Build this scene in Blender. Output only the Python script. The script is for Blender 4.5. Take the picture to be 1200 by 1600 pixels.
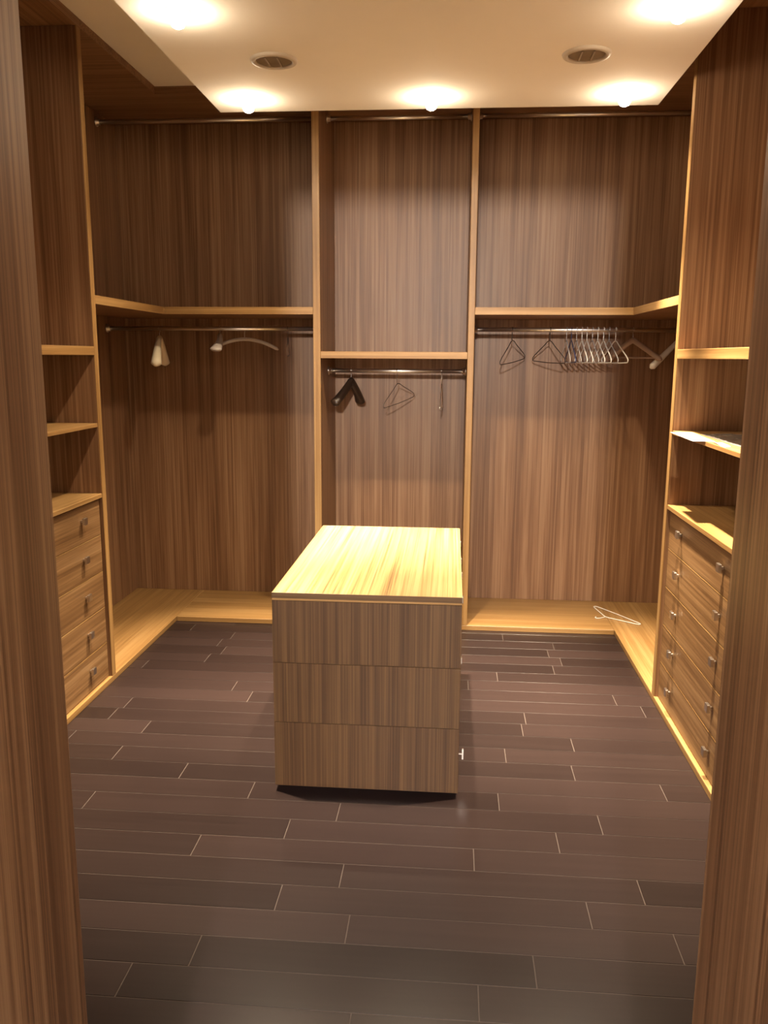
import bpy, bmesh, math, random
from mathutils import Vector, Matrix

random.seed(7)
for o in list(bpy.data.objects):
    bpy.data.objects.remove(o)
SC = bpy.context.scene
COL = SC.collection

# ------------------------------------------------------------------ camera
YAW, PITCH, ROLL, FPX = -0.0803, -0.1846, 0.0062, 1301.29
fw = Vector((math.sin(YAW) * math.cos(PITCH), math.cos(YAW) * math.cos(PITCH), math.sin(PITCH)))
rt = Vector((math.cos(YAW), -math.sin(YAW), 0))
up = rt.cross(fw)
r2 = math.cos(ROLL) * rt + math.sin(ROLL) * up
u2 = -math.sin(ROLL) * rt + math.cos(ROLL) * up
cam_data = bpy.data.cameras.new('camera')
cam_data.sensor_fit = 'HORIZONTAL'
cam_data.sensor_width = 36.0
cam_data.lens = FPX / 1200 * 36.0
cam_data.clip_start = 0.02
cam = bpy.data.objects.new('camera', cam_data)
COL.objects.link(cam)
m = Matrix((r2, u2, -fw)).transposed().to_4x4()
m.translation = Vector((0, 0, 1.6))
cam.matrix_world = m
SC.camera = cam

# ------------------------------------------------------------------ light and exposure
SC.view_settings.view_transform = 'Standard'
SC.view_settings.look = 'None'
SC.view_settings.gamma = 1.0
SC.view_settings.use_curve_mapping = False
SC.view_settings.exposure = 0.68
world = bpy.data.worlds.new('world')
SC.world = world
world.use_nodes = True
world.node_tree.nodes['Background'].inputs[0].default_value = (0.9, 0.8, 0.65, 1)
world.node_tree.nodes['Background'].inputs[1].default_value = 0.02
LAMP_COL = (1.0, 0.815, 0.57)
BEAM_W = 62.0        # wide spill of each downlight
CORE_W = 740.0       # narrow core of its reflector beam
BULB_E = 130.0       # radiance of the glowing bulb face
BED_W = 800.0      # lamp of the bedroom behind the camera

# ------------------------------------------------------------------ room dimensions (metres)
XL, XR = -1.654, 0.977          # front planes of the side units
YB, YBB = 4.772, 5.372          # front plane and back of the rear units
XLL, XRR = -2.131, 1.477        # backs of the side units
HU, HC = 3.04, 2.735            # upper ceiling, dropped panel
ZP = 0.03                       # base platform
YU0, YU1 = 3.80, 3.842          # uprights between side and rear units
YN = 2.80
YD = 1.10                       # door wall, inner face
ZS1, ZS0 = 1.871, 1.831
ZM1, ZM0 = 1.627, 1.588
U1a, U1b, U2a, U2b = -0.7926, -0.752, 0.0801, 0.1152

# ------------------------------------------------------------------ materials
def new_mat(name):
    mt = bpy.data.materials.new(name)
    mt.use_nodes = True
    nt = mt.node_tree
    return mt, nt, nt.nodes['Principled BSDF']

def plain(name, col, rough=0.5, metal=0.0, spec=0.5, noise=0.0):
    mt, nt, b = new_mat(name)
    b.inputs['Base Color'].default_value = (*col, 1)
    b.inputs['Roughness'].default_value = rough
    b.inputs['Metallic'].default_value = metal
    b.inputs['Specular IOR Level'].default_value = spec
    if noise:
        tc = nt.nodes.new('ShaderNodeTexCoord')
        n = nt.nodes.new('ShaderNodeTexNoise')
        n.inputs['Scale'].default_value = 9
        n.inputs['Detail'].default_value = 4
        nt.links.new(tc.outputs['Object'], n.inputs['Vector'])
        mx = nt.nodes.new('ShaderNodeMixRGB')
        mx.inputs[1].default_value = (*[c * (1 - noise) for c in col], 1)
        mx.inputs[2].default_value = (*[min(1, c * (1 + noise)) for c in col], 1)
        nt.links.new(n.outputs['Fac'], mx.inputs['Fac'])
        nt.links.new(mx.outputs[0], b.inputs['Base Color'])
    return mt

def wood(name, axis, dark, mid, light, rough=0.42, freq=85.0, along=0.9, spec=0.35, lo=0.30, hi=0.70):
    """streaky veneer whose grain runs along the given object axis"""
    mt, nt, b = new_mat(name)
    N, L = nt.nodes.new, nt.links.new
    tc = N('ShaderNodeTexCoord')
    oi = N('ShaderNodeObjectInfo')
    off = N('ShaderNodeVectorMath'); off.operation = 'SCALE'
    cmb = N('ShaderNodeCombineXYZ')
    for i in range(3):
        L(oi.outputs['Random'], cmb.inputs[i])
    L(cmb.outputs[0], off.inputs[0]); off.inputs['Scale'].default_value = 37.0
    add = N('ShaderNodeVectorMath'); add.operation = 'ADD'
    L(tc.outputs['Object'], add.inputs[0]); L(off.outputs[0], add.inputs[1])
    def streak(f, a, detail, dist):
        mp = N('ShaderNodeMapping')
        s = [f, f, f]; s['xyz'.index(axis)] = a
        mp.inputs['Scale'].default_value = s
        L(add.outputs[0], mp.inputs['Vector'])
        n = N('ShaderNodeTexNoise')
        n.inputs['Scale'].default_value = 1.0
        n.inputs['Detail'].default_value = detail
        n.inputs['Roughness'].default_value = 0.62
        n.inputs['Distortion'].default_value = dist
        L(mp.outputs[0], n.inputs['Vector'])
        return n.outputs['Fac']
    a1 = streak(freq, along, 4, 0.25)
    a2 = streak(freq * 3.6, along * 2.2, 2, 0.0)
    a3 = streak(freq * 0.16, along * 0.5, 1, 0.0)
    m1 = N('ShaderNodeMath'); m1.operation = 'MULTIPLY_ADD'
    L(a2, m1.inputs[0]); m1.inputs[1].default_value = 0.42; m1.inputs[2].default_value = -0.21
    m2 = N('ShaderNodeMath'); m2.operation = 'ADD'
    L(a1, m2.inputs[0]); L(m1.outputs[0], m2.inputs[1])
    m3 = N('ShaderNodeMath'); m3.operation = 'MULTIPLY_ADD'
    L(a3, m3.inputs[0]); m3.inputs[1].default_value = 0.5; m3.inputs[2].default_value = -0.25
    m4 = N('ShaderNodeMath'); m4.operation = 'ADD'
    L(m2.outputs[0], m4.inputs[0]); L(m3.outputs[0], m4.inputs[1])
    rp = N('ShaderNodeValToRGB')
    e = rp.color_ramp.elements
    e[0].position = lo; e[0].color = (*dark, 1)
    e[1].position = hi; e[1].color = (*light, 1)
    em = e.new((lo + hi) / 2); em.color = (*mid, 1)
    L(m4.outputs[0], rp.inputs['Fac'])
    L(rp.outputs['Color'], b.inputs['Base Color'])
    b.inputs['Roughness'].default_value = rough
    b.inputs['Specular IOR Level'].default_value = spec
    bp = N('ShaderNodeBump')
    bp.inputs['Strength'].default_value = 0.08
    bp.inputs['Distance'].default_value = 0.002
    L(m2.outputs[0], bp.inputs['Height'])
    L(bp.outputs['Normal'], b.inputs['Normal'])
    return mt

ZD, ZMID, ZL = (0.140, 0.068, 0.032), (0.228, 0.120, 0.060), (0.325, 0.190, 0.104)
ZEB = {a: wood('zebra_veneer_' + a, a, ZD, ZMID, ZL) for a in 'xyz'}
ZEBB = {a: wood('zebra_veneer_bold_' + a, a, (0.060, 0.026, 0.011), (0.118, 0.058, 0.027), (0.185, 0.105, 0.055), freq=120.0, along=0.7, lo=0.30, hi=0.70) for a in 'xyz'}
ZEBI_SHADE = {a: wood('zebra_veneer_island_shaded_' + a, a, (0.048, 0.0215, 0.0086), (0.080, 0.040, 0.0165), (0.124, 0.068, 0.029), freq=140.0, along=0.7, lo=0.30, hi=0.70) for a in 'xyz'}  # same zebra veneer, darkened: shade on the island front put into the colour
OD, OM, OL = (0.215, 0.113, 0.037), (0.28, 0.155, 0.055), (0.355, 0.213, 0.086)
TOPW_LIT = wood('island_top_veneer_lit', 'y', (0.085, 0.045, 0.018), (0.285, 0.185, 0.072), (0.40, 0.275, 0.125), freq=130.0, along=0.9, lo=0.22, hi=0.66)  # same veneer lightened: strong lamplight on the island top painted into its colour
OAK = {a: wood('honey_oak_' + a, a, OD, OM, OL, freq=60.0) for a in 'xyz'}
DRW = {a: wood('drawer_oak_' + a, a, (0.115, 0.056, 0.022), (0.185, 0.098, 0.041), (0.27, 0.158, 0.074), freq=60.0) for a in 'xyz'}

def plank_material():
    mt, nt, b = new_mat('dark_plank')
    N, L = nt.nodes.new, nt.links.new
    tc = N('ShaderNodeTexCoord'); oi = N('ShaderNodeObjectInfo')
    mp = N('ShaderNodeMapping'); mp.inputs['Scale'].default_value = (2.0, 60, 60)
    cmb = N('ShaderNodeCombineXYZ')
    mu = N('ShaderNodeMath'); mu.operation = 'MULTIPLY'; mu.inputs[1].default_value = 50
    L(oi.outputs['Random'], mu.inputs[0])
    for i in range(3):
        L(mu.outputs[0], cmb.inputs[i])
    L(tc.outputs['Object'], mp.inputs['Vector']); L(cmb.outputs[0], mp.inputs['Location'])
    n = N('ShaderNodeTexNoise'); n.inputs['Scale'].default_value = 1; n.inputs['Detail'].default_value = 5
    L(mp.outputs[0], n.inputs['Vector'])
    ad = N('ShaderNodeMath'); ad.operation = 'MULTIPLY_ADD'
    L(oi.outputs['Random'], ad.inputs[0]); ad.inputs[1].default_value = 0.62
    sc = N('ShaderNodeMath'); sc.operation = 'MULTIPLY_ADD'
    L(n.outputs['Fac'], sc.inputs[0]); sc.inputs[1].default_value = 0.5; sc.inputs[2].default_value = -0.06
    L(sc.outputs[0], ad.inputs[2])
    rp = N('ShaderNodeValToRGB')
    e = rp.color_ramp.elements
    e[0].position = 0.0; e[0].color = (0.0105, 0.0064, 0.0060, 1)
    e[1].position = 1.0; e[1].color = (0.0285, 0.0178, 0.0166, 1)
    L(ad.outputs[0], rp.inputs['Fac']); L(rp.outputs['Color'], b.inputs['Base Color'])
    b.inputs['Specular IOR Level'].default_value = 0.26
    # scuffed satin lacquer
    n2 = N('ShaderNodeTexNoise'); n2.inputs['Scale'].default_value = 7; n2.inputs['Detail'].default_value = 6
    L(tc.outputs['Object'], n2.inputs['Vector'])
    mr = N('ShaderNodeMapRange'); mr.inputs['To Min'].default_value = 0.27; mr.inputs['To Max'].default_value = 0.30
    L(n2.outputs['Fac'], mr.inputs['Value']); L(mr.outputs[0], b.inputs['Roughness'])
    bp = N('ShaderNodeBump'); bp.inputs['Strength'].default_value = 0.02; bp.inputs['Distance'].default_value = 0.001
    L(n.outputs['Fac'], bp.inputs['Height']); L(bp.outputs[0], b.inputs['Normal'])
    return mt

PLANK = plank_material()
GAP = plain('plank_joint_dust', (0.075, 0.056, 0.048), 0.9, noise=0.2)
CEIL = plain('cream_ceiling_paint', (0.87, 0.83, 0.77), 0.9, spec=0.1, noise=0.02)
WALLP = plain('plaster_wall', (0.55, 0.47, 0.38), 0.9, noise=0.05)
CHROME = plain('chrome', (0.80, 0.77, 0.73), 0.30, 1.0)
NICKEL = plain('brushed_nickel', (0.66, 0.62, 0.58), 0.28, 1.0)
TRIM = plain('lamp_trim', (0.78, 0.72, 0.62), 0.35)
VENT = plain('vent_flange', (0.50, 0.43, 0.35), 0.6)
VENTD = plain('vent_inside', (0.21, 0.165, 0.12), 0.7)
VENTL = plain('vent_louvre', (0.30, 0.24, 0.18), 0.7)
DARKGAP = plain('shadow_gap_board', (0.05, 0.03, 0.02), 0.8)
WHITEP = plain('white_plastic', (0.78, 0.74, 0.68), 0.35)
CREAMP = plain('cream_plastic', (0.78, 0.68, 0.50), 0.4)
GREYP = plain('frosted_grey_plastic', (0.46, 0.40, 0.36), 0.4)
BLACKP = plain('dark_brown_hanger', (0.030, 0.017, 0.011), 0.35)
BLACKW = plain('black_wire', (0.035, 0.022, 0.015), 0.4)
BROWNW = plain('brown_wire', (0.10, 0.065, 0.045), 0.45)
NAVYP = plain('navy_plastic', (0.035, 0.04, 0.10), 0.35)
PALEW = plain('pale_beech', (0.34, 0.23, 0.17), 0.5, noise=0.1)
PAPER = plain('paper', (0.88, 0.86, 0.82), 0.7, noise=0.01)
mt, nt, b = new_mat('clear_plastic'); CLEARP = mt
b.inputs['Base Color'].default_value = (0.75, 0.72, 0.70, 1); b.inputs['Roughness'].default_value = 0.12
b.inputs['Transmission Weight'].default_value = 0.55; b.inputs['IOR'].default_value = 1.4
mt, nt, b = new_mat('grey_film'); FILM = mt
b.inputs['Base Color'].default_value = (0.36, 0.32, 0.29, 1); b.inputs['Roughness'].default_value = 0.25
b.inputs['Transmission Weight'].default_value = 0.3
mt, nt, b = new_mat('glowing_bulb'); GLOW = mt
b.inputs['Base Color'].default_value = (1, 1, 1, 1)
b.inputs['Emission Color'].default_value = (*LAMP_COL, 1)
b.inputs['Emission Strength'].default_value = BULB_E

# ------------------------------------------------------------------ helpers
def tag(o, label=None, cat=None, group=None, kind=None):
    if label: o['label'] = label
    if cat: o['category'] = cat
    if group: o['group'] = group
    if kind: o['kind'] = kind
    return o

def thing(name, loc, label, cat, group=None):
    o = bpy.data.objects.new(name, None)
    o.empty_display_size = 0.05
    o.location = loc
    COL.objects.link(o)
    return tag(o, label, cat, group)

def world_loc(o):
    v = Vector(o.location)
    while o.parent:
        o = o.parent
        v += Vector(o.location)
    return v

def link(name, bm, mat, parent=None, at=(0, 0, 0), smooth=False):
    """bm is given in world coordinates around the point at"""
    me = bpy.data.meshes.new(name)
    bmesh.ops.recalc_face_normals(bm, faces=bm.faces[:])
    bm.to_mesh(me); bm.free()
    if smooth:
        for p in me.polygons: p.use_smooth = True
    for mm in (mat if isinstance(mat, (list, tuple)) else [mat]):
        me.materials.append(mm)
    o = bpy.data.objects.new(name, me)
    COL.objects.link(o)
    if parent:
        o.parent = parent
        o.location = Vector(at) - world_loc(parent)
    else:
        o.location = at
    return o

def add_box(bm, x0, x1, y0, y1, z0, z1, c=(0, 0, 0)):
    vs = [bm.verts.new((x - c[0], y - c[1], z - c[2])) for x in (x0, x1) for y in (y0, y1) for z in (z0, z1)]
    for f in ((0, 1, 3, 2), (4, 6, 7, 5), (0, 4, 5, 1), (2, 3, 7, 6), (0, 2, 6, 4), (1, 5, 7, 3)):
        bm.faces.new([vs[i] for i in f])

def box(name, x0, x1, y0, y1, z0, z1, mat, parent=None, bevel=0.0015):
    c = ((x0 + x1) / 2, (y0 + y1) / 2, (z0 + z1) / 2)
    bm = bmesh.new()
    add_box(bm, x0, x1, y0, y1, z0, z1, c)
    if bevel:
        bmesh.ops.bevel(bm, geom=bm.edges[:], offset=bevel, segments=1, affect='EDGES')
    return link(name, bm, mat, parent, c)

def prism(name, outline, z0, z1, mat, parent=None, bevel=0.0015):
    cx = sum(p[0] for p in outline) / len(outline); cy = sum(p[1] for p in outline) / len(outline)
    c = (cx, cy, (z0 + z1) / 2)
    bm = bmesh.new()
    lo = [bm.verts.new((x - cx, y - cy, z0 - c[2])) for x, y in outline]
    hi = [bm.verts.new((x - cx, y - cy, z1 - c[2])) for x, y in outline]
    bm.faces.new(lo[::-1]); bm.faces.new(hi)
    n = len(outline)
    for i in range(n):
        j = (i + 1) % n
        bm.faces.new((lo[i], lo[j], hi[j], hi[i]))
    if bevel:
        bmesh.ops.bevel(bm, geom=bm.edges[:], offset=bevel, segments=1, affect='EDGES')
    return link(name, bm, mat, parent, c)

def lathe(name, profile, mat, parent, at, seg=32, axis='z'):
    bm = bmesh.new()
    rings = []
    for r, z in profile:
        if r < 1e-6:
            rings.append([bm.verts.new((0, 0, z))])
        else:
            rings.append([bm.verts.new((r * math.cos(2 * math.pi * k / seg), r * math.sin(2 * math.pi * k / seg), z)) for k in range(seg)])
    for a, b_ in zip(rings, rings[1:]):
        for k in range(seg):
            k2 = (k + 1) % seg
            if len(a) == 1 and len(b_) == 1: continue
            if len(a) == 1: bm.faces.new((a[0], b_[k], b_[k2]))
            elif len(b_) == 1: bm.faces.new((a[k], a[k2], b_[0]))
            else: bm.faces.new((a[k], a[k2], b_[k2], b_[k]))
    if axis == 'x':
        bmesh.ops.rotate(bm, verts=bm.verts, matrix=Matrix.Rotation(math.pi / 2, 3, 'Y'))
    return link(name, bm, mat, parent, at, smooth=True)

def sweep(bm, pts, ra, rb=None, closed=False, seg=8, side=Vector((0, 1, 0)), mat3=None):
    """sweep an ellipse (ra along side, rb across) along pts; radii may be lists"""
    pts = [Vector(p) for p in pts]
    n = len(pts)
    ra = ra if isinstance(ra, (list, tuple)) else [ra] * n
    rb = ra if rb is None else (rb if isinstance(rb, (list, tuple)) else [rb] * n)
    rings = []
    for i, p in enumerate(pts):
        a = pts[(i - 1) % n] if (closed or i > 0) else p
        c = pts[(i + 1) % n] if (closed or i < n - 1) else p
        t = (c - a).normalized()
        s = (side - t * side.dot(t)).normalized()
        q = t.cross(s)
        ring = []
        for k in range(seg):
            th = 2 * math.pi * k / seg
            v = p + s * (ra[i] * math.cos(th)) + q * (rb[i] * math.sin(th))
            if mat3 is not None: v = mat3 @ v
            ring.append(bm.verts.new(v))
        rings.append(ring)
    last = n if closed else n - 1
    for i in range(last):
        A, B = rings[i], rings[(i + 1) % n]
        for k in range(seg):
            bm.faces.new((A[k], A[(k + 1) % seg], B[(k + 1) % seg], B[k]))
    if not closed:
        bm.faces.new(rings[0][::-1]); bm.faces.new(rings[-1])

def struct(o):
    o['kind'] = 'structure'
    return o

# ------------------------------------------------------------------ room shell
W = 0.10
fl = struct(box('floor', XLL - W, XRR + W, YD - 0.12, YBB + W, -0.10, -0.0015, GAP, bevel=0))
PL, PW = 0.92, 0.1222
offs = {-1: -.218, 0: .098, 1: .25, 2: -.266, 3: -.49, 4: -.315, 5: .101, 6: .384, 7: -.375, 8: .20, 9: -.10, 10: .503, 14: .357}
FX0, FX1 = XL - 0.03, XR + 0.03
k = -6
while 1.79 + k * PW < YB + 0.03:
    y0, y1 = 1.79 + k * PW, 1.79 + (k + 1) * PW
    off = offs.get(k, random.uniform(-.46, .46))
    x = off - PL * 4
    while x < FX1:
        a, b_ = max(x, FX0), min(x + PL, FX1)
        if b_ - a > 0.02 and y1 > YD - 0.1:
            g = 0.0014
            box('floor_plank', a + g, b_ - g, max(y0, YD - 0.1) + g, min(y1, YB + 0.04) - g, -0.0015, random.uniform(-0.0004, 0.0), PLANK, fl, bevel=0.0006)
        x += PL
    k += 1

struct(box('wall_back', XLL - W, XRR + W, YBB, YBB + W, -0.1, HU + 0.1, WALLP, bevel=0))
struct(box('wall_left', XLL - W, XLL, YD, YBB, 0, HU + 0.1, WALLP, bevel=0))
struct(box('wall_right', XRR, XRR + W, YD, YBB, 0, HU + 0.1, WALLP, bevel=0))
DX0, DX1, DH = -0.551, 0.370, 2.575
bm = bmesh.new()
for q in ((XLL - W, DX0 - .02, 0, HU + .1), (DX1 + .02, XRR + W, 0, HU + .1), (DX0 - .02, DX1 + .02, DH + .02, HU + .1)):
    add_box(bm, q[0], q[1], YD - 0.12, YD - 0.001, q[2], q[3])
struct(link('wall_front', bm, WALLP))
struct(box('ceiling', XLL - W, XRR + W, YD - .12, YBB + W, HU, HU + 0.1, CEIL, bevel=0))
CX0, CX1, CY0, CY1 = -1.127, 0.909, 1.45, 4.162
struct(box('ceiling_drop', CX0, CX1, CY0, CY1, HC, HU, CEIL, bevel=0.002))
# door lining
dr = bpy.data.objects.new('door_1', None); COL.objects.link(dr); dr.location = ((DX0 + DX1) / 2, YD - .1, 0); struct(dr)
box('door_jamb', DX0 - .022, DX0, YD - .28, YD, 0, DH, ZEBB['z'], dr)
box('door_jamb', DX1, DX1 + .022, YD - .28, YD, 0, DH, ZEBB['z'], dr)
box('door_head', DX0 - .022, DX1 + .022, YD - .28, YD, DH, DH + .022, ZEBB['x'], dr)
# the bedroom the picture is taken from
BY0, BH = -4.0, 2.72
struct(box('floor_bedroom', -2.3, 2.3, BY0, YD - .12, -0.1, 0, PLANK, bevel=0))
struct(box('ceiling_bedroom', -2.4, 2.4, BY0 - .1, YD - .12, BH, BH + .1, CEIL, bevel=0))
struct(box('wall_bedroom_left', -2.4, -2.3, BY0, YD - .12, 0, BH, WALLP, bevel=0))
struct(box('wall_bedroom_right', 2.3, 2.4, BY0, YD - .12, 0, BH, WALLP, bevel=0))
struct(box('wall_bedroom_back', -2.3, 2.3, BY0 - .1, BY0, 0, BH, WALLP, bevel=0))

# ------------------------------------------------------------------ base platform
pf = thing('base_platform', (-.34, YBB - .3, 0), 'low honey oak base platform running around the dark floor under the wardrobes', 'platform')
box('platform_board', XLL, XL, YD, YBB, 0, ZP, OAK['y'], pf, 0.002)
box('platform_board', XRR, XR, YD, YBB, 0, ZP, OAK['y'], pf, 0.002)
box('platform_board', XL + .0008, XR - .0008, YB, YBB, 0, ZP, OAK['x'], pf, 0.002)

# ------------------------------------------------------------------ knobs, rods
def knob(x, y, z, nx, parent):
    """square metal knob on a short stem, standing out along nx"""
    bm = bmesh.new()
    a, b_ = sorted((0, nx * 0.014)); add_box(bm, a, b_, -.006, .006, -.006, .006)
    a, b_ = sorted((nx * 0.012, nx * 0.024)); add_box(bm, a, b_, -.016, .016, -.016, .016)
    bmesh.ops.bevel(bm, geom=bm.edges[:], offset=0.0012, segments=1, affect='EDGES')
    return link('knob', bm, NICKEL, parent, (x, y, z))

def rod(x0, x1, y, z, parent, label=None):
    bm = bmesh.new()
    sweep(bm, [(x0 + .002 - (x0 + x1) / 2, 0, 0), (x1 - .002 - (x0 + x1) / 2, 0, 0)], 0.0125, seg=16)
    o = link('hanging_rod', bm, CHROME, parent, ((x0 + x1) / 2, y, z), smooth=True)
    for x, s in ((x0, 1), (x1, -1)):
        lathe('rod_flange', [(0, s * .001), (.026, s * .001), (.026, s * .006), (.018, s * .009), (.018, s * .022), (.0126, s * .024)], NICKEL, o, (x, y, z), 20, 'x')
    return o

# ------------------------------------------------------------------ drawer towers at the sides
def tower(name, side, label):
    s = side                                      # -1 left, +1 right
    F, B = (XL, XLL) if s < 0 else (XR, XRR)
    t = thing(name, ((F + B) / 2, (YN + YU1) / 2, ZP), label, 'wardrobe', 'open towers with drawers')
    def bx(n, d0, d1, y0, y1, z0, z1, mat, parent=t, bevel=0.0015):     # d = depth behind the front plane
        a, b_ = sorted((F + s * d0, F + s * d1))
        return box(n, a, b_, y0, y1, z0, z1, mat, parent, bevel)
    D = abs(F - B)
    TOP = 3.0
    for y0, y1 in ((YU0, YU1), (YN - .04, YN)):
        bx('side_panel', .004, D, y0, y1, ZP, TOP, ZEB['z'])
        bx('edge_band', 0, .0038, y0, y1, ZP, TOP, OAK['z'])
    bx('back_panel', D - .012, D - .001, YN + .0005, YU0 - .0005, ZP, TOP, ZEB['z'])
    bx('top_panel', 0, D, YN - .04, YU1, TOP + .0005, HU - .0005, ZEB['y'])
    bx('fixed_shelf', .004, D - .013, YN + .0005, YU0 - .0005, 1.598, 1.638, ZEB['y'])
    bx('shelf_edge_band', 0, .0038, YN + .0005, YU0 - .0005, 1.598, 1.638, OAK['y'])
    bx('shelf', 0.004, D - .013, YN + .0005, YU0 - .0005, 1.266, 1.284, OAK['y'])
    bx('counter', .002, D - .013, YN + .0005, YU0 - .0005, .930, .950, OAK['y'])
    bx('carcass', .045, D - .013, YN + .002, YU0 - .002, ZP, .9295, DARKGAP, bevel=0)
    zs = [.032, .2095, .390, .570, .750, .927]
    for i in range(5):
        z0, z1 = zs[i] + .001, zs[i + 1] - .0040
        d = bx('drawer', .018, .044, YN + .003, YU0 - .003, z0, z1, DRW['y'])
        bx('drawer_edge', .0175, .044, YN + .003, YU0 - .003, z1 + .0002, z1 + .0024, OAK['y'], d, 0)
        for y in (3.025, 3.595):
            knob(F + s * .018, y, z0 + .102, -s, d)
    return t

tower('drawer_tower', -1, 'open shelf tower with five drawers standing against the left wall')
tower('drawer_tower', 1, 'open shelf tower with five drawers and loose papers against the right wall')

# ------------------------------------------------------------------ hanging bays
TOP = 3.0
def corner_bay(s, label):
    F, B = (XL, XLL) if s < 0 else (XR, XRR)
    E = U1a if s < 0 else U2b
    lo, hi = min(E, B), max(E, B)
    t = thing('corner_wardrobe', ((lo + hi) / 2, YBB - .3, ZP), label, 'wardrobe', 'corner hanging bays')
    e = .0005
    box('back_panel', lo + e, hi - e, YBB - .012, YBB - .001, ZP, TOP, ZEB['z'], t)
    a, b_ = sorted((B, B - s * .012))
    box('end_panel', a, b_, YU1 + e, YBB - .0125, ZP, TOP, ZEB['z'], t)
    B2 = B - s * .0125
    Ein = E + (e if s > 0 else -e)
    outl = [(B2, YU1 + e), (F + s * .004, YU1 + e), (F + s * .004, YB + .004), (Ein, YB + .004), (Ein, YBB - .0125), (B2, YBB - .0125)]
    if s > 0: outl = outl[::-1]
    prism('shelf', outl, ZS0, ZS1, ZEB['x'], t)
    a, b_ = sorted((F, F + s * .0038))
    box('shelf_edge_band', a, b_, YU1 + e, YB, ZS0, ZS1, OAK['y'], t, 0.001)
    a, b_ = sorted((F + s * .0038, Ein))
    box('shelf_edge_band', a, b_, YB, YB + .0038, ZS0, ZS1, OAK['x'], t, 0.001)
    a, b_ = sorted((B, F))
    outl = [(B, YU1 + e), (F, YU1 + e), (F, YB), (Ein, YB), (Ein, YBB), (B, YBB)]
    if s > 0: outl = outl[::-1]
    prism('top_panel', outl, TOP + e, HU - e, ZEB['x'], t)
    x0, x1 = sorted((B2, Ein))
    rod(x0, x1, 5.07, 1.760, t)
    rod(x0, x1, 5.07, 2.942, t)
    return t

corner_bay(-1, 'corner hanging bay on the left with only a few pale hangers on its rod')
corner_bay(1, 'corner hanging bay on the right with a bunch of plastic hangers on its rod')

t = thing('wardrobe_bay', ((U1a + U2b) / 2, YBB - .3, ZP), 'narrow middle hanging bay between two uprights behind the island', 'wardrobe')
for a, b_ in ((U1a, U1b), (U2a, U2b)):
    box('side_panel', a, b_, YB + .004, YBB - .001, ZP, TOP, ZEB['z'], t)
    box('edge_band', a, b_, YB, YB + .0038, ZP, TOP, OAK['z'], t)
box('back_panel', U1b + .0005, U2a - .0005, YBB - .012, YBB - .001, ZP, TOP, ZEB['z'], t)
box('shelf', U1b + .0005, U2a - .0005, YB + .004, YBB - .0125, ZM0, ZM1, ZEB['x'], t)
box('shelf_edge_band', U1b + .0005, U2a - .0005, YB, YB + .0038, ZM0, ZM1, OAK['x'], t)
box('top_panel', U1a, U2b, YB, YBB, TOP + .0005, HU - .0005, ZEB['x'], t)
rod(U1b, U2a, 5.07, 1.515, t)
rod(U1b, U2a, 5.07, 2.940, t)

# plain hanging bays between the towers and the door wall
for s, lab in ((-1, 'plain hanging bay between the left drawer tower and the doorway'), (1, 'plain hanging bay between the right drawer tower and the doorway')):
    F, B = (XL, XLL) if s < 0 else (XR, XRR)
    t = thing('wardrobe_bay', ((F + B) / 2, 1.9, ZP), lab, 'wardrobe')
    a, b_ = sorted((B, B - s * .012))
    box('back_panel', a, b_, YD + .001, YN - .0405, ZP, TOP, ZEB['z'], t)
    a, b_ = sorted((B - s * .0125, F))
    box('shelf', a, b_, YD + .001, YN - .0405, ZS0, ZS1, OAK['y'], t)
    a, b_ = sorted((B, F))
    box('top_panel', a, b_, YD + .001, YN - .0405, TOP + .0005, HU - .0005, ZEB['y'], t)

# ------------------------------------------------------------------ island chest
IX0, IX1, IY0, IY1, IZ = -.6300, .0505, 2.833, 4.045, .7684
isl = thing('island_chest', ((IX0 + IX1) / 2, (IY0 + IY1) / 2, 0), 'freestanding zebra wood island chest of drawers on the dark floor', 'chest')
isl.rotation_euler.z = 0.0
box('top', IX0, IX1, IY0 + .004, IY1 - .004, .748, IZ, TOPW_LIT, isl, 0.0008)
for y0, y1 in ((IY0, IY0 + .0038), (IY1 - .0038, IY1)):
    box('edge_band', IX0, IX1, y0, y1, .748, IZ, ZEBI_SHADE['x'], isl, 0.0008)
box('core', IX0 + .02, IX1 - .02, IY0 + .02, IY1 - .02, .022, .744, DARKGAP, isl, 0)
box('top_edge_strip', IX0 + .001, IX1 - .001, IY0 + .0005, IY1 - .0005, .7405, .7478, OAK['x'], isl, 0)
box('plinth', IX0 + .09, IX1 - .09, IY0 + .12, IY1 - .12, .0005, .0218, DARKGAP, isl, 0.002)
zb = [.022, .275, .505, .740]
for i in range(3):
    z0, z1 = zb[i] + .0006, zb[i + 1] - .0006
    for y0, y1 in ((IY0, IY0 + .0185), (IY1 - .0185, IY1)):
        box('end_panel', IX0 + .0005, IX1 - .0005, y0, y1, z0, z1, ZEBI_SHADE['z'], isl, 0.0012)
    ym = (IY0 + IY1) / 2
    for xs, nx in ((IX0, -1), (IX1, 1)):
        for y0, y1 in ((IY0 + .0195, ym - .002), (ym + .002, IY1 - .0195)):
            a, b_ = sorted((xs, xs - nx * .0185))
            d = box('drawer', a, b_, y0, y1, z0, z1, ZEBI_SHADE['y'], isl, 0.0012)
            for yk in (y0 + .12, y1 - .12):
                if i == 0 and nx > 0 and yk < IY0 + .2:
                    pt = bmesh.new()
                    add_box(pt, 0, .015, -.003, .003, -.002, .002); add_box(pt, .0145, .020, -.004, .004, -.021, .021)
                    link('pull_tab', pt, NICKEL, d, (xs, yk, .110))
                else:
                    box('pull_tab', *sorted((xs, xs + nx * .006)), yk - .012, yk + .012, z1 - .03, z1 - .006, NICKEL, d, .001)

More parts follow.
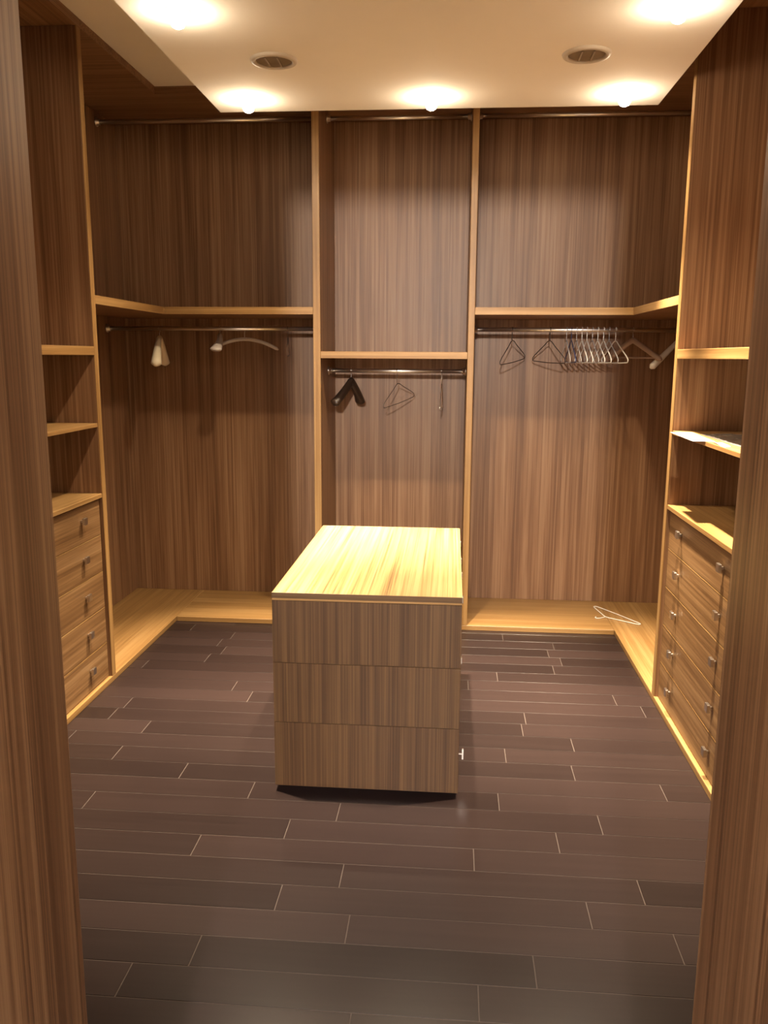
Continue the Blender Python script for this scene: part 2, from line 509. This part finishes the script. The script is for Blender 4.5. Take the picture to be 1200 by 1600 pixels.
# ------------------------------------------------------------------ downlights and ceiling outlets
def beams(t, wide, core):
    for en, size, dz in ((wide, 126, -.080), (core, 54, -.084)):
        ld = bpy.data.lights.new('downlight_beam', 'SPOT')
        ld.energy = en; ld.color = LAMP_COL
        ld.spot_size = math.radians(size); ld.spot_blend = 1.0
        ld.shadow_soft_size = 0.022
        lo = bpy.data.objects.new('downlight_beam', ld)
        COL.objects.link(lo); lo.parent = t; lo.location = (0, 0, dz)

def downlight(x, y, label):
    t = thing('downlight', (x, y, HC), label, 'downlight', 'lit ceiling downlights')
    lathe('trim_ring', [(.026, -.001), (.028, -.006), (.040, -.005), (.044, -.0005)], TRIM, t, (x, y, HC), 32)
    lathe('bulb', [(.0255, -.001), (.0265, -.030), (.025, -.040), (.019, -.050), (.010, -.055), (0, -.0565)], GLOW, t, (x, y, HC), 20)
    beams(t, BEAM_W, CORE_W)

downlight(-.945, 3.970, 'glowing downlight in the back left corner of the dropped ceiling')
downlight(-.120, 3.980, 'glowing downlight midway along the back edge of the dropped ceiling')
downlight(.722, 3.970, 'glowing downlight in the back right corner of the dropped ceiling')
downlight(-.945, 2.985, 'glowing downlight at the top left, nearer the doorway than its neighbour')
downlight(.712, 3.045, 'very bright glowing downlight at the top right edge of the picture')

for x, y, lab in ((-.722, 3.473, 'round unlit ceiling outlet between the two left downlights'), (.482, 3.48, 'round unlit ceiling outlet near the right downlights')):
    t = thing('ceiling_outlet', (x, y, HC), lab, 'vent', 'round ceiling outlets')
    lathe('flange', [(.070, -.001), (.070, -.006), (.076, -.012), (.089, -.008), (.093, -.0005)], VENT, t, (x, y, HC), 40)
    lathe('inner_cup', [(.0695, -.002), (.060, -.006), (.030, -.004), (0, -.003)], VENTD, t, (x, y, HC), 32)
    for dx in (-.024, .022):
        hl = math.sqrt(.058 ** 2 - dx * dx)
        box('louvre', x + dx - .003, x + dx + .003, y - hl, y + hl, HC - .010, HC - .0065, VENTL, t, 0.0008)

# bedroom ceiling lamp behind the camera
BLX, BLY = -.15, -2.6
t = thing('bedroom_ceiling_lamp', (BLX, BLY, BH), 'round ceiling lamp in the bedroom outside the doorway', 'lamp')
lathe('lamp_base', [(0, -.001), (.14, -.001), (.14, -.018), (.13, -.020), (0, -.020)], TRIM, t, (BLX, BLY, BH), 40)
lathe('bulb', [(.0, -.0205), (.04, -.021), (.045, -.030), (.03, -.045), (0, -.05)], GLOW, t, (BLX, BLY, BH), 24)
ld = bpy.data.lights.new('bedroom_lamp_light', 'POINT')
ld.energy = BED_W; ld.color = (1.0, 0.93, 0.86); ld.shadow_soft_size = 0.08
lo = bpy.data.objects.new('bedroom_lamp_light', ld)
COL.objects.link(lo); lo.parent = t; lo.location = (0, 0, -.12)

# ------------------------------------------------------------------ hangers
R90 = Matrix.Rotation(math.pi / 2, 3, 'Z')
def hook_mesh(r=0.0017, rr=0.0145, neck=-0.060, yaw=math.pi / 2, tilt=None):
    bm = bmesh.new()
    pts = []
    for i in range(15):
        a = math.radians(195 - i * 16)
        pts.append((rr * math.cos(a), 0, rr * math.sin(a)))
    pts += [(.008, 0, -.0175), (.002, 0, -.026), (0, 0, -.034), (0, 0, neck)]
    sweep(bm, pts, r, seg=8, mat3=Matrix.Rotation(yaw, 3, 'Z'))
    return bm

def tri_points(w, h, apex, round_=0.016, tilt=0.0, sag=0.004):
    """closed outline of a wire hanger"""
    pts = []
    hw = w / 2
    zb = apex - h
    sh = zb + .022
    pts.append((0, 0, apex))
    pts.append((hw * .12, 0, apex - .006))
    for f in (.35, .6, .85): pts.append((hw * f, 0, apex + (sh - apex) * (f ** 1.05)))
    for a in (60, 30, 0, -30, -60, -85):
        pts.append((hw - round_ + round_ * math.cos(math.radians(a)), 0, zb + round_ * .8 + round_ * .8 * math.sin(math.radians(a))))
    for f in (.5, 0): pts.append((hw * f, 0, zb - sag * (1 - f)))
    right = pts[1:-1]
    left = [(-x, 0, z) for x, _, z in reversed(right)]
    return pts + left

def wire_hanger(x, rodz, yaw, label, mat, hookmat=None, w=.40, h=.105, r=.0018, neck=-.052, tilt=0.0, group=None, hookr=None, ysh=0.0):
    z = rodz + .0125 - .0125
    t = thing('wire_hanger' if r < .0028 else 'plastic_hanger', (x, 5.07 + ysh, z), label, 'hanger', group)
    Mx = Matrix.Rotation(yaw, 3, 'Z') @ Matrix.Rotation(tilt, 3, 'Y')
    bm = bmesh.new()
    sweep(bm, tri_points(w, h, neck), r, closed=True, seg=8, mat3=Mx)
    link('frame', bm, mat, t, (x, 5.07 + ysh, z), smooth=True)
    bm = hook_mesh(r=hookr or r, rr=.0127 + (hookr or r), neck=neck - .002)
    link('hook', bm, hookmat or mat, t, (x, 5.07 + ysh, z), smooth=True)
    return t

def suit_hanger(x, rodz, yaw, label, mat, w=.42, drop=.075, neck=-.055, flare=.022, thin=.008, hgt=(.015, .011), curve=.03, bar=False, tilt=0.0, group=None, y=5.07, power=1.6):
    t = thing('suit_hanger', (x, y, rodz), label, 'hanger', group)
    Mx = Matrix.Rotation(yaw, 3, 'Z') @ Matrix.Rotation(tilt, 3, 'Y')
    n = 16
    pts, ra, rb = [], [], []
    for i in range(-n, n + 1):
        u = abs(i) / n; sg = 1 if i > 0 else -1
        end = 1.0 if u < .93 else math.sqrt(max(.08, 1 - ((u - .93) / .075) ** 2))
        pts.append((sg * w / 2 * u, curve * u * u, neck - .012 - drop * u ** power))
        ra.append((thin + (flare - thin) * u ** 1.8) * end)
        rb.append((hgt[0] + (hgt[1] - hgt[0]) * u) * end)
    bm = bmesh.new()
    sweep(bm, pts, ra, rb, seg=12, mat3=Mx)
    link('shoulders', bm, mat, t, (x, y, rodz), smooth=True)
    link('hook', hook_mesh(r=.0019, rr=.0146, neck=neck), CHROME, t, (x, y, rodz), smooth=True)
    if bar:
        bm = bmesh.new()
        zz = neck - .012 - drop * .86 ** power - .004
        sweep(bm, [(-w / 2 * .88, curve * .7, zz), (w / 2 * .88, curve * .7, zz)], .005, seg=8, mat3=Mx)
        link('trouser_bar', bm, mat, t, (x, y, rodz), smooth=True)
    return t

D = math.radians
RS, RM = 1.760, 1.515
# left bay
suit_hanger(-1.79, RS, D(102), 'cream suit hanger hanging alone at the far left of its rod', CREAMP, w=.42, drop=.165, neck=-.045, flare=.034, thin=.016, hgt=(.016, .028), curve=.0, power=1.5)
suit_hanger(-1.415, RS, D(106), 'pale hanger seen end-on between cream hanger and arched hanger', GREYP, w=.40, drop=.085, neck=-.032, flare=.038, thin=.016, hgt=(.018, .014), power=.9)
suit_hanger(-1.262, RS, D(2), 'arched pale grey hanger spread flat along the left rod', GREYP, w=.41, drop=.062, neck=-.050, flare=.012, thin=.009, hgt=(.011, .010), curve=.0, power=1.9)
wire_hanger(-.996, RS, D(99), 'thin wire hanger seen edge-on beside the left middle upright', BROWNW, hookmat=BROWNW)
# middle bay
suit_hanger(-.612, RM, D(64), 'dark brown wooden hanger hanging at the left of the middle bay', BLACKP, w=.30, drop=.135, neck=-.052, flare=.034, thin=.018, hgt=(.026, .024), power=1.05)
wire_hanger(-.335, RM, D(62), 'brown wire hanger in the centre of the middle bay', BROWNW, w=.36, h=.115, r=.0022, neck=-.076, tilt=D(-9))
wire_hanger(-.066, RM, D(88), 'chrome wire hanger seen edge-on at the right of the middle bay', CHROME, w=.36, h=.15, neck=-.075, r=.002)
# right bay
wire_hanger(.345, RS, D(62), 'black wire hanger nearest the right middle upright, hanging slightly tilted', BLACKW, w=.36, h=.125, r=.0026, neck=-.062, tilt=D(-6), group='black wire hangers')
wire_hanger(.566, RS, D(-64), 'black wire hanger just left of the cluster of clear hangers', BLACKW, w=.36, h=.125, r=.0026, neck=-.062, tilt=D(2), group='black wire hangers')
cl = [(.662, 89, CLEARP, 'clear', .36), (.690, 88, NAVYP, 'navy', .36), (.720, 88, CLEARP, 'clear', .36), (.751, 87, WHITEP, 'white', .36), (.780, 86, WHITEP, 'white', .36),
      (.812, 86, CLEARP, 'clear', .36), (.843, 85, WHITEP, 'white', .36), (.876, 84, WHITEP, 'white', .36), (.908, 82, CLEARP, 'clear', .36), (.945, 76, WHITEP, 'white', .36)]
labs = ['clear plastic hanger at the left end of the bunched hangers, beside a black wire one',
        'navy blue plastic hanger in the bunch on the right rod',
        'clear plastic hanger just right of the navy blue hanger',
        'white plastic hanger left of the middle of the bunch, second after the navy one',
        'white plastic hanger in the middle of the bunch, third after the navy one',
        'clear plastic hanger right of the middle of the bunch, between white ones',
        'fourth hanger from the right end of the bunch, white plastic',
        'third hanger from the right end of the bunch, white plastic',
        'clear plastic hanger next to the last white one of the bunch',
        'white plastic hanger at the right end of the bunch, beside the pale wooden one']
for (x, a, mt_, _, w_), lb in zip(cl, labs):
    wire_hanger(x, RS, D(-a), lb, mt_, w=w_, h=.125, r=.0034, neck=-.062, group='bunched plastic hangers', hookr=.0026)
suit_hanger(1.045, RS, D(-52), 'pale wooden suit hanger with trouser bar right of the plastic hangers', PALEW, w=.38, drop=.115, neck=-.045, flare=.018, thin=.012, hgt=(.017, .014), bar=True, power=1.1)
suit_hanger(1.300, RS, D(36), 'white suit hanger poking out from behind the right upright', WHITEP, w=.36, drop=.15, neck=-.055, flare=.022, thin=.012, hgt=(.014, .020), power=1.1)

# white wire hanger lying on the platform
ax = Vector((.522, -.853, 0)).normalized(); upv = Vector((-.853, -.522, 0)).normalized()
M = Matrix((ax, Vector((0, 0, 1)), upv)).transposed()
c0 = Vector((1.052, 5.062, ZP + .0038)) + upv * .098
t = thing('wire_hanger', (1.05, 5.06, ZP), 'white wire hanger lying flat on the oak base platform', 'hanger')
bm = bmesh.new(); sweep(bm, tri_points(.405, .098, 0.0), .0032, closed=True, seg=8, mat3=M)
link('frame', bm, WHITEP, t, c0, smooth=True)
bm = bmesh.new()
pts = [(0, 0, 0), (0, 0, .02), (.002, 0, .032)] + [(-.012 + .016 * math.cos(D(a)), 0, .05 + .018 * math.sin(D(a))) for a in range(-20, 200, 20)]
sweep(bm, pts, .0028, seg=8, mat3=M)
link('hook', bm, WHITEP, t, c0, smooth=True)

# ------------------------------------------------------------------ papers on the right tower's shelf
def sheet(name, corners, z, thick, curl, mat, label, cat, nx=8, ny=8, crumple=0.0):
    """thin sheet over four xy corners (front-near, back-near, back-far, front-far)"""
    bm = bmesh.new()
    c = Vector((sum(p[0] for p in corners) / 4, sum(p[1] for p in corners) / 4, z))
    top, bot = [], []
    rnd = random.Random(3)
    for i in range(nx + 1):
        a, b_ = [], []
        for j in range(ny + 1):
            u, v = i / nx, j / ny
            p = Vector(corners[0]).lerp(Vector(corners[1]), u).lerp(Vector(corners[3]).lerp(Vector(corners[2]), u), v)
            h = curl * max(0, .4 - u) * max(0, v - .3) + crumple * rnd.random() * (1 if 0 < i < nx and 0 < j < ny else .15)
            a.append(bm.verts.new((p.x - c.x, p.y - c.y, h + thick)))
            b_.append(bm.verts.new((p.x - c.x, p.y - c.y, h)))
        top.append(a); bot.append(b_)
    for i in range(nx):
        for j in range(ny):
            bm.faces.new((top[i][j], top[i + 1][j], top[i + 1][j + 1], top[i][j + 1]))
            bm.faces.new((bot[i][j], bot[i][j + 1], bot[i + 1][j + 1], bot[i + 1][j]))
    for i in range(nx):
        bm.faces.new((top[i][0], bot[i][0], bot[i + 1][0], top[i + 1][0]))
        bm.faces.new((top[i][ny], top[i + 1][ny], bot[i + 1][ny], bot[i][ny]))
    for j in range(ny):
        bm.faces.new((top[0][j], top[0][j + 1], bot[0][j + 1], bot[0][j]))
        bm.faces.new((top[nx][j], bot[nx][j], bot[nx][j + 1], top[nx][j + 1]))
    return tag(link(name, bm, mat, None, c), label, cat)

sheet('paper_sheet', [(.932, 3.31), (1.015, 3.31), (1.035, 3.70), (.945, 3.70)], 1.2843, .0012, 0.0, PAPER, 'white paper sheet hanging over the front edge of the right tower shelf', 'paper')
sheet('paper_slip', [(.984, 3.09), (1.016, 3.12), (1.030, 3.27), (.990, 3.26)], 1.2843, .0010, 0.03, PAPER, 'small white paper slip near the front of the right tower shelf', 'paper')
sheet('plastic_film', [(1.045, 2.95), (1.30, 2.90), (1.33, 3.64), (1.05, 3.62)], 1.2846, .0008, 0.0, FILM, 'crumpled grey plastic film lying behind the papers on the shelf', 'plastic film', 10, 16, .007)
